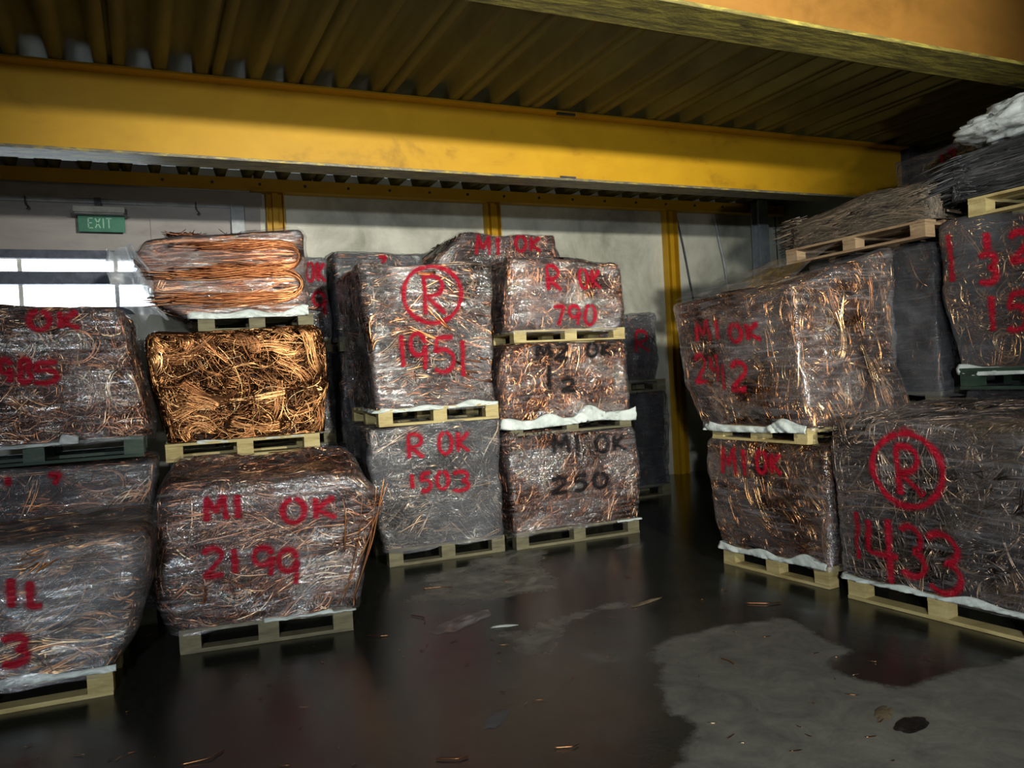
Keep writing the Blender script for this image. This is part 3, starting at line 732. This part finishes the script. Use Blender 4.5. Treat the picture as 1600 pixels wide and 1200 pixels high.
# tufts on top
P = []
for j in range(240):
    cx_ = random.choice((-.02, .0, .03, .08, .12, .34, .42)) + random.gauss(0, .035); a = random.gauss(0, .5) + random.choice((0, math.pi)); ln_ = random.uniform(.04, .11)
    b0 = C3.FL + C3.U * cx_ + C3.V * random.uniform(.15, .4)
    P.append([(*(b0 + C3.U * math.cos(a) * ln_ * q), 2.78 + abs(math.sin(a)) * ln_ * q * .6 - .02) for q in np.linspace(-.4, 1, 5)])
v, f, tn_ = tubes(np.array(P), np.full(240, .0035), 4, np.clip(np.random.default_rng(5).normal(.35, .2, 240), 0, 1))
o = link('wire_tuft', v, f, M['copper'], C3.t, False, {'tone': tn_}); o['kind'] = 'stuff'
# loose film hanging off its left end in front of the window
nu, nv = 26, 40
US, VS = np.meshgrid(np.linspace(0, 1, nu), np.linspace(0, 1, nv), indexing='ij')
P3 = np.stack([US, VS, US * 0], -1)
uu = -.52 + .24 * US + .16 * VS + .05 * vnoise(P3, 3, 41); zz = 2.62 - .52 * VS + .05 * vnoise(P3, 4, 42)
dd = .02 + .06 * vnoise(P3, 5, 43) + .03 * vnoise(P3, 11, 44)
xy = C3.FL + C3.U * uu[..., None] + C3.V * dd[..., None]
idx = np.arange(nu * nv).reshape(nu, nv)
link('loose_film', np.concatenate([xy, zz[..., None]], -1).reshape(-1, 3), np.stack([idx[:-1, :-1], idx[1:, :-1], idx[1:, 1:], idx[:-1, 1:]], -1).reshape(-1, 4), M['film_flap'], C3.t, True)

# --- middle row ------------------------------------------------
pallet('weathered floor pallet under the left middle stack', (1.77, 6.45), (2.80, 6.40), 1.15, 0, wood='wood_dull')
bale('E1', 'floor bale of dull grey rods in the left middle stack, sprayed R OK', (1.77, 6.45), (2.78, 6.40), 1.15, .145, (1.165, 1.165), 'grass',
     L=[(.123, -.02), (.692, -.10), (1.195, -.12)], R=[(.092, .0), (.567, .03), (1.159, .02)], wm='tinned', core='core_dark', film='film_smoky', field=.5, spread=.6, n=1500, rad=(.003, .0055), curl=.4,
     txt=[('R', .186, .883, .352, 1.095), ('OK', .465, .901, .751, 1.086), ('1', .182, .631, .267, .767), ('50', .286, .604, .548, .757), ('3', .572, .574, .749, .738)],
     extra=[('bars', 'tinned', dict(n=120, rad=(.004, .007), spread=.7, tone=(.7, .2), depth=(-.01, .02)))])
pallet('clean yellowish pallet under the bale with the circled R and 1951', (1.74, 6.43), (2.80, 6.38), 1.15, 1.17, .14, 'wood')
bale('E2', 'tall wrapped bale of copper rods with circled red R and 1951', (1.75, 6.45), (2.78, 6.40), 1.15, 1.31, (2.53, 2.52), 'bars',
     L=[(1.368, -.006), (1.951, -.037), (2.53, -.073)], R=[(1.368, .0), (1.917, .03), (2.505, .04)], wm='bright', core='core_dark', film='film', n=700, rad=(.006, .012), tone=(.36, .25),
     extra=[('fine', 'tinned', dict(n=1500, tone=(.45, .25)))],
     txt=[('(R)', .264, 2.017, .766, 2.50), ('1', .183, 1.65, .264, 1.931), ('9', .291, 1.618, .453, 1.936), ('5', .479, 1.598, .702, 1.901), ('1', .716, 1.543, .804, 1.87)], hw=.029,
     liner=dict(drop=.02, rise=.02, side=.5))
pallet('floor pallet under the three-high middle stack', (2.90, 6.37), (4.15, 6.32), 1.1, 0, wood='wood_dull')
bale('I1', 'copper bale at the foot of the three-high middle stack, black M1 OK 250', (2.90, 6.37), (4.15, 6.32), 1.1, .145, (1.0, 1.0), 'fine',
     L=[(.07, .0), (.625, -.03), (1.086, -.04)], R=[(.12, -.003), (.553, .009), (1.037, -.018)], film='film_clear', wm='copper', n=2100, k=(1, 3), ang=.9, spread=.5, field=.4, ink='black', tone=(.42, .28),
     txt=[('M1', .38, .815, .665, .976), ('OK', .838, .786, 1.143, .939), ('250', .346, .462, .94, .6)], liner=dict(drop=.01, rise=.04, side=0, u0=1.0))
pallet('dull pallet under the bale marked M2 OK in black', (2.9, 6.37), (4.12, 6.32), 1.1, 1.0, .13, 'wood_dull')
bale('I2', 'bright copper bale in the middle of its stack, M2 OK in black above white lining', (2.86, 6.37), (4.15, 6.32), 1.1, 1.13, (1.82, 1.81), 'bent',
     L=[(1.288, -.025), (1.634, .001), (1.845, .049)], R=[(1.145, -.025), (1.517, -.017), (1.805, -.041)], film='film_clear', wm='bright', n=1500, tone=(.42, .28), ink='black', r=.09,
     txt=[('M2', .322, 1.665, .649, 1.80), ('OK', .83, 1.667, 1.092, 1.79), ('1', .394, 1.387, .483, 1.612), ('2', .546, 1.367, .707, 1.474)], liner=dict(drop=.065, rise=.05, side=.05))
pallet('thin clean pallet under the bale marked R OK 790', (2.98, 6.37), (4.1, 6.32), 1.1, 1.82, .11, 'wood')
bale('I3', 'top bale of the three-high middle stack, red R OK and 790', (2.9, 6.37), (4.1, 6.32), 1.1, 1.93, (2.58, 2.55), 'bent',
     L=[(1.941, .015), (2.305, .024), (2.558, .075)], R=[(1.901, -.0), (2.295, .037), (2.546, -.003)], film='film', wm='bright', n=1200, tone=(.42, .3), r=.10,
     txt=[('R', .393, 2.268, .56, 2.50), ('OK', .734, 2.288, .977, 2.474), ('790', .451, 1.957, .89, 2.139)])
# --- second row behind -----------------------------------------
ROW = 'bales in the dark row by the back wall'
def stackb(key, x0, x1, y, tops, labels, plabels, top_kw, D=1.0, wood='wood_dull'):
    z = 0
    for i, (zt, lab, pl) in enumerate(zip(tops, labels, plabels)):
        pallet(pl, (x0, y), (x1, y), D, z, .144, wood)
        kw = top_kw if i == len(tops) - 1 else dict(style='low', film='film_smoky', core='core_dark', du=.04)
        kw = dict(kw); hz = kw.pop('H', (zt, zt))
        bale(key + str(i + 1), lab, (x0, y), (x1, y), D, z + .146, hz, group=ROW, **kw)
        z = zt + .002
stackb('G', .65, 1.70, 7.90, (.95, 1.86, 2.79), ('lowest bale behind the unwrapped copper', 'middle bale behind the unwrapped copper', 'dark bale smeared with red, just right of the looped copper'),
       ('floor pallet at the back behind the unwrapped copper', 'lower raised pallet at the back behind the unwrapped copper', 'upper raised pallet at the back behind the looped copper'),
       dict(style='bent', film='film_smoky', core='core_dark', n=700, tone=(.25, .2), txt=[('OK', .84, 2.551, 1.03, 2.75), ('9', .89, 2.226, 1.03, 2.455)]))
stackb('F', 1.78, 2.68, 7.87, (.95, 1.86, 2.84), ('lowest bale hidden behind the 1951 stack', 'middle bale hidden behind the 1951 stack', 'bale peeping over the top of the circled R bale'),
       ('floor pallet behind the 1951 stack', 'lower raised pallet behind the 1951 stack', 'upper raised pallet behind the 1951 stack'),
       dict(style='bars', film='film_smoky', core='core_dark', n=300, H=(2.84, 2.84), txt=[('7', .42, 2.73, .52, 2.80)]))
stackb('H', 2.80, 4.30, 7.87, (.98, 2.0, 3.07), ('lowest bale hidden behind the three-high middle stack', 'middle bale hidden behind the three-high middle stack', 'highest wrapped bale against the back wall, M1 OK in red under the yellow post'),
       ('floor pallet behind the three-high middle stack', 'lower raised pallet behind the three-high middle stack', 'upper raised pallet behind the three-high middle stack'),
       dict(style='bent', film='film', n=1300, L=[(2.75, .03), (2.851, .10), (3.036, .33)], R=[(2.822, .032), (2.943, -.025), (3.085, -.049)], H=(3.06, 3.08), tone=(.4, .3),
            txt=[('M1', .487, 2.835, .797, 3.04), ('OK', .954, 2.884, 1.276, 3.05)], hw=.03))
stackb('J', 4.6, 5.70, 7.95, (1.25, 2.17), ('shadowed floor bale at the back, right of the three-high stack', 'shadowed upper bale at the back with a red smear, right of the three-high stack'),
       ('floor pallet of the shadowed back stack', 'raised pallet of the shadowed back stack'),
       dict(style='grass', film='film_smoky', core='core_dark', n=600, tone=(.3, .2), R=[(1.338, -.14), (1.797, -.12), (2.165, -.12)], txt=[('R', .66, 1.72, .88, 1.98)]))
# --- right row -------------------------------------------------
pallet('bright new pallet under the lower bale of the right corner stack', (4.0, 4.94), (4.07, 3.96), .98, 0, .15)
bale('K1', 'lower bale of the right corner stack, bronze copper, red M1 OK near its top', (4.0, 4.94), (4.07, 3.98), .98, .15, (.965, .965), 'strand',
     L=[(.089, -.001), (.431, -.10), (.96, -.13)], R=[(.083, .03), (.53, .05), (.994, .05)], V=(1, 0), film='film_clear', wm='gold', n=1150, ang=-.9, spread=.45, field=.45, tone=(.45, .28), r=.08,
     txt=[('M1', .07, .70, .34, .91), ('OK', .42, .74, .66, .90)], liner=dict(drop=.025, rise=.03, side=.1))
pallet('crushed pallet between the two bales of the right corner stack', (4.0, 5.0), (4.03, 4.05), .98, .967, .11, 'wood')
bale('K2', 'big leaning bale on the right corner stack, red M1 OK 2412 on its left face', (4.0, 5.05), (4.02, 4.05), .98, 1.08, (2.06, 2.05, 2.22, 2.32), 'strand',
     L=[(1.076, -.076), (1.393, -.276), (2.032, -.393)], R=[(1.046, .06), (1.465, -.024), (2.053, -.066)], V=(1, 0), film='film', wm='gold', n=1500, ang=-1.2, spread=.5, field=.4, tone=(.42, .28), r=.06,
     faces=(.42, .06, .34, .14, .02),
     txt=[('M1', -.073, 1.721, .24, 1.887), ('OK', .339, 1.697, .653, 1.828), ('24', -.114, 1.402, .206, 1.622), ('12', .199, 1.339, .504, 1.547)], hw=.028, liner=dict(drop=.045, rise=.03, side=.1))
kb = BL['K2']
nu, nv = 30, 12
US, VS = np.meshgrid(np.linspace(0, 1, nu), np.linspace(0, 1, nv), indexing='ij')
P3 = np.stack([US * 2, VS, US * 0], -1)
px_ = 4.02 + .34 * VS; py_ = 5.42 - 1.32 * US - .12 * VS
pz_ = 2.06 + (.16 + .10 * US) * VS ** .8 + .012 * vnoise(P3, 5, 71) + .02
idx = np.arange(nu * nv).reshape(nu, nv)
link('loose_film', np.stack([px_, py_, pz_], -1).reshape(-1, 3), np.stack([idx[:-1, :-1], idx[1:, :-1], idx[1:, 1:], idx[:-1, 1:]], -1).reshape(-1, 4), M['film'], kb.t, True)
pallet('pale pallet at the right edge under the bale marked 1433', (4.02, 3.755), (4.12, 2.56), .90, 0, .15)
bale('L1', 'large bale of dull grey wire at the right edge, circled red R and 1433', (4.02, 3.755), (4.12, 2.56), .90, .15, (1.13, 1.12, 1.25, 1.25), 'grass',
     L=[(.079, -.013), (.546, -.069), (1.095, -.052)], V=(1, 0), film='film', wm='tinned', core='core_dark', n=1900, ang=1.2, spread=.9, field=.5, rad=(.0032, .0056), ln=(.12, .5), tone=(.5, .27), r=.06,
     txt=[('(R)', .266, .647, .689, 1.08), ('1', .083, .273, .155, .582), ('4', .177, .158, .398, .566), ('3', .397, .229, .558, .532), ('3', .556, .17, .776, .516)], hw=.026, liner=dict(drop=.012, rise=.018, side=.1))
pallet('floor pallet behind the bale marked 1433', (5.02, 3.66), (5.02, 2.5), 1., 0, .144, 'wood_dull')
bale('P1', 'base bale behind the bale marked 1433', (5.09, 3.66), (5.09, 2.5), 1., .146, (1.28, 1.28), 'low', V=(1, 0), film='film_smoky', core='core_dark')
pallet('dark green pallet under the wrapped bale at the right edge', (4.99, 3.62), (4.99, 2.5), 1., 1.285, .14, 'wood_green')
bale('N1', 'wrapped bale high at the right edge, red numerals above white lining', (5.02, 3.62), (5.02, 2.5), 1., 1.43, (2.41, 2.38), 'bent',
     L=[(1.461, -.02), (1.901, -.10), (2.413, -.10)], V=(1, 0), film='film_smoky', wm='gold', core='core_dark', n=1000, tone=(.5, .28),
     txt=[('1', -.06, 2.006, .02, 2.339), ('1', .196, 2.18, .255, 2.308), ('2', .355, 2.086, .494, 2.272), ('3', .164, 1.974, .291, 2.165), ('15', .193, 1.655, .477, 1.896)], hw=.028, liner=dict(drop=.045, rise=.04, side=.2))
RB = 'bales of the second row on the right'
z = 0
for i, zt in enumerate((1.12, 2.33)):
    pallet(('floor pallet', 'raised pallet')[i] + ' of the dark stack behind the right corner stack', (5.08, 5.0), (5.08, 3.84), .95, z, .144, 'wood_dull')
    bale('T%d' % i, ('lower', 'upper')[i] + ' dark bale behind the right corner stack', (5.08, 5.0), (5.08, 3.84), .95, z + .146, (zt, zt), 'low', V=(1, 0), film='film_smoky', core='core_dark', group=RB)
    z = zt + .002
pallet('reddish pallet under the brown strand bundle at the upper right', (4.92, 5.08), (4.90, 3.76), 1.05, 2.337, .12, 'wood_red')
bale('M1', 'mound of brown matted strands on the reddish pallet, frayed at its left end', (4.98, 5.12), (4.94, 3.72), 1.0, 2.46, (2.70, 2.76, 2.76, 2.80), 'strand', V=(1, 0), film=None, wm='mats', core='core_dark', r=.16,
     n=1900, k=(2, 4), ln=(.3, 1.2), rad=(.003, .006), curl=.25, spread=.15, field=.08, tone=(.5, .25), faces=(.55, .18, .03, .22, .02), out_=.05, name='strand_bundle', cat='bundle', group='strand bundles on top of the right stacks')
mb = BL['M1']
P = []
for j in range(700):
    z_ = random.uniform(2.48, 2.72); v_ = random.uniform(0, .5); l = random.uniform(.04, .20)
    b0 = mb.FL + mb.U * .05 + mb.V * v_; sg = random.gauss(0, .25)
    P.append([(*(b0 - mb.U * l * q + mb.V * sg * l * q), z_ + random.gauss(0, .004) + sg * .4 * l * q) for q in np.linspace(-.6, 1, 5)])
v, f, tn_ = tubes(np.array(P), np.random.default_rng(2).uniform(.003, .006, 700), 4, np.clip(np.random.default_rng(5).normal(.5, .25, 700), 0, 1))
o = link('frayed_end', v, f, M['mats'], mb.t, False, {'tone': tn_}); o['kind'] = 'stuff'
pallet('yellowish pallet with split blocks under the black strand bundle', (4.98, 3.50), (4.98, 2.3), 1., 2.415, .125, 'wood')
bale('N2', 'flat pile of black strands with white cloth on it, upper right edge', (4.98, 3.62), (4.98, 2.3), 1., 2.545, (2.86, 2.90), 'strand', V=(1, 0), film=None, wm='black_mats', core='core_dark', r=.04,
     n=1500, k=(2, 4), ln=(.4, 1.3), rad=(.004, .007), curl=.12, spread=.06, field=.03, tone=(.5, .25), faces=(.6, .15, .03, .2, .02), name='strand_bundle', cat='bundle', group='strand bundles on top of the right stacks')
mb = BL['N2']
P = []
for j in range(420):
    z_ = random.uniform(2.58, 2.84); v_ = random.uniform(0, .4); l = random.uniform(.05, .26)
    b0 = mb.FL + mb.U * .05 + mb.V * v_; sg = random.gauss(0, .35)
    P.append([(*(b0 - mb.U * l * q + mb.V * sg * l * q), z_ + sg * .4 * l * q - .1 * l * q * q) for q in np.linspace(-.6, 1, 6)])
v, f, tn_ = tubes(np.array(P), np.random.default_rng(2).uniform(.003, .007, 420), 4, np.clip(np.random.default_rng(5).normal(.5, .3, 420), 0, 1))
o = link('frayed_end', v, f, M['black_mats'], mb.t, False, {'tone': tn_}); o['kind'] = 'stuff'
z = 0
for i, zt in enumerate((1.1, 2.12, 3.25)):
    pallet(('floor pallet', 'lower raised pallet', 'upper raised pallet')[i] + ' of the rearmost right stack', (6.15, 5.0), (6.15, 3.75), .95, z, .144, 'wood_dull')
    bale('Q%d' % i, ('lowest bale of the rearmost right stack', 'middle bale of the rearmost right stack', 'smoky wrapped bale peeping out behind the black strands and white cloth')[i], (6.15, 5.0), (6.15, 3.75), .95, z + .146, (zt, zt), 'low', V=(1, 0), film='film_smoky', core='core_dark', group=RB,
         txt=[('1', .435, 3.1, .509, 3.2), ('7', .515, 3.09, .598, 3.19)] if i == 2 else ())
    z = zt + .002

# white crumpled sack on the black strands
nu, nv = 90, 44
TH, PH = np.meshgrid(np.arange(nu) / nu * 2 * np.pi, np.linspace(-.5 * np.pi, .5 * np.pi, nv), indexing='ij')
sx, sy, sz = .26, .42, .12
D3 = np.stack([np.cos(TH) * np.cos(PH), np.sin(TH) * np.cos(PH), np.sin(PH)], -1)
k = 1 + .20 * vnoise(D3, 2.0, 61) + .26 * (1 - np.abs(vnoise(D3, (3.5, 3.5, 5), 62)) * 2) * .5 - .12 * np.abs(vnoise(D3, 7, 63)) + .03 * vnoise(D3, 22, 65)
P = D3 * k[..., None] * [sx, sy, sz]
P[..., 2] = np.maximum(P[..., 2], -.10 + .012 * vnoise(D3, 6, 64)) + .085 + .04 * np.exp(-((P[..., 1] + .12) / .14) ** 2) * (P[..., 2] > 0)
P += [5.20, 3.18, 2.905]
idx = np.arange(nu * nv).reshape(nu, nv)
F = np.stack([idx[:, :-1], np.roll(idx, -1, 0)[:, :-1], np.roll(idx, -1, 0)[:, 1:], idx[:, 1:]], -1).reshape(-1, 4)
tag(link('sack', P.reshape(-1, 3), F, M['cloth'], None, True), 'crumpled white woven sack lying on the black strand pile at the right edge', 'sack')

# ---------------------------------------------------------------- exit sign
t = thing('exit_sign', 'green EXIT sign under a pale lamp box on the back wall', 'sign', (-.3, 9.3, 3.24))
MB().box(-.56, -.08, 9.20, 9.36, 3.435, 3.50).box(-.55, -.09, 9.22, 9.36, 3.415, 3.435).build('lamp_box', M['housing'], t, .008)
MB().box(-.58, -.06, 9.19, 9.37, 3.405, 3.416).build('bottom_lip', M['dark_steel'], t)
MB().box(-.52, -.085, 9.27, 9.285, 3.245, 3.41).build('sign_panel', M['green'], t, .003)
MB().box(-.36, -.30, 9.26, 9.36, 3.50, 3.60).build('bracket', M['dark_steel'], t)
b = MB()
for st in glyph_strokes('EXIT', (-.43, 3.285, -.21, 3.385)):
    for (x0, z0), (x1, z1) in zip(st[:-1], st[1:]):
        d = np.array([x1 - x0, z1 - z0]); L_ = np.linalg.norm(d); d /= L_; nn_ = np.array([-d[1], d[0]]) * .006
        a = [(x0 - nn_[0], z0 - nn_[1]), (x1 - nn_[0], z1 - nn_[1]), (x1 + nn_[0], z1 + nn_[1]), (x0 + nn_[0], z0 + nn_[1])]
        i0 = len(b.v)
        for yy in (9.266, 9.271): b.v += [(p_[0], yy, p_[1]) for p_ in a]
        b.f += [(i0, i0 + 1, i0 + 2, i0 + 3), (i0 + 7, i0 + 6, i0 + 5, i0 + 4), (i0, i0 + 4, i0 + 5, i0 + 1), (i0 + 1, i0 + 5, i0 + 6, i0 + 2), (i0 + 2, i0 + 6, i0 + 7, i0 + 3), (i0 + 3, i0 + 7, i0 + 4, i0)]
b.build('exit_letters', M['letter'], t)
for xx, lab in ((-.98, 'small hook on the wall top left of the exit sign'), (.62, 'small hook on the wall top right of the exit sign')):
    cable('wall_hook', lab, 'hook', [(xx, 9.30, 3.60), (xx, 9.30, 3.52), (xx + .03, 9.29, 3.48), (xx + .01, 9.29, 3.46)], .008, M['dark_steel'])

# ---------------------------------------------------------------- litter on the floor
def scrap(name, label, cat, cx, cy, rx, ry, h, mt, rot=0.0, seed=0):
    nu, nv = 48, 14
    TH, RR = np.meshgrid(np.arange(nu) / nu * 2 * np.pi, np.linspace(0, 1, nv), indexing='ij')
    D = np.stack([np.cos(TH) * RR, np.sin(TH) * RR, TH * 0 + seed], -1)
    e = 1 + .35 * vnoise(np.stack([np.cos(TH), np.sin(TH), TH * 0 + seed], -1), 2.6, seed)
    x = D[..., 0] * rx * e; y = D[..., 1] * ry * e
    zz = h * (.35 + .65 * np.abs(vnoise(np.stack([x, y, x * 0], -1), 14, seed + 2))) * (1 - RR ** 3) + .002
    c, s_ = math.cos(rot), math.sin(rot)
    P = np.stack([cx + x * c - y * s_, cy + x * s_ + y * c, zz], -1)
    idx = np.arange(nu * nv).reshape(nu, nv)
    F = np.stack([idx[:, :-1], np.roll(idx, -1, 0)[:, :-1], np.roll(idx, -1, 0)[:, 1:], idx[:, 1:]], -1).reshape(-1, 4)
    return tag(link(name, P.reshape(-1, 3), F, mt, None, True), label, cat, 'litter on the wet floor')
scrap('film_scrap', 'crumpled clear film scrap on the wet floor before the left middle stack', 'film scrap', 1.73, 4.72, .24, .10, .035, M['film'], .5, 3)
scrap('film_scrap', 'small silvery film strip right of the crumpled clear film scrap', 'film scrap', 1.93, 4.5, .075, .02, .012, M['liner'], -.3, 8)
scrap('film_scrap', 'film scrap lying in the water nearer the camera, right of centre', 'film scrap', 1.36, 3.32, .12, .05, .012, M['film_smoky'], .7, 5)
scrap('paper_scrap', 'flat tan paper strip on the floor midway to the right corner stack', 'paper', 2.93, 4.42, .14, .025, .012, M['rag'], .25, 6)
scrap('rag_heap', 'small dark heap of rag on the dry floor, bottom right', 'rag', 2.83, 2.34, .10, .05, .03, M['core_dark'], .2, 7)
scrap('paper_scrap', 'tan scrap beside the dark rag heap, bottom right', 'paper', 2.82, 2.47, .08, .03, .01, M['rag'], .5, 9)
scrap('film_scrap', 'film scrap floating near the shadowed back stack', 'film scrap', 3.75, 5.9, .14, .05, .012, M['film'], .2, 12)
k = 0
labs = ['short copper wire offcut on the wet floor before the 2199 bale', 'bent copper wire offcut on the wet floor, front centre', 'copper wire offcut beside the front puddle edge', 'copper wire offcut under the left middle stack', 'copper wire offcut near the crumpled film scrap', 'copper wire offcut before the nearest left pallet', 'tiny copper offcut right of centre on the dry floor', 'copper wire offcut in front of the right corner stack']
for (x, y), lab in zip(((1.2, 4.75), (1.05, 3.05), (1.5, 2.9), (1.9, 5.6), (1.55, 4.95), (.15, 3.6), (2.65, 3.3), (3.5, 3.95)), labs):
    a = random.uniform(0, 6.28); l = random.uniform(.05, .12)
    pts = [(x - l * math.cos(a), y - l * math.sin(a), .006), (x + .02, y - .01, .008), (x + l * math.cos(a + .5), y + l * math.sin(a + .5), .006)]
    cable('wire_offcut', lab, 'wire offcut', pts, .003, M['bright'], 4, 'copper offcuts scattered on the floor')
# fine copper crumbs nobody could count
P = []
for j in range(170):
    x = random.uniform(-.6, 3.6); y = random.uniform(1.6, 6.0); a = random.uniform(0, 6.28); l = random.uniform(.006, .03)
    if .0 < x < 1.3 and y > 4.85 or x < -.1 and y > 4.4: continue
    P.append([(x + l * math.cos(a) * q, y + l * math.sin(a) * q, .004 + .002 * abs(q)) for q in (-1, -.3, .3, 1)])
v, f, tn_ = tubes(np.array(P), np.full(len(P), .0018), 4, np.random.default_rng(5).uniform(.3, 1, len(P)))
o = tag(link('copper_crumbs', v, f, M['bright'], None, False, {'tone': tn_}), 'fine copper crumbs strewn over the wet floor', 'crumbs'); o['kind'] = 'stuff'
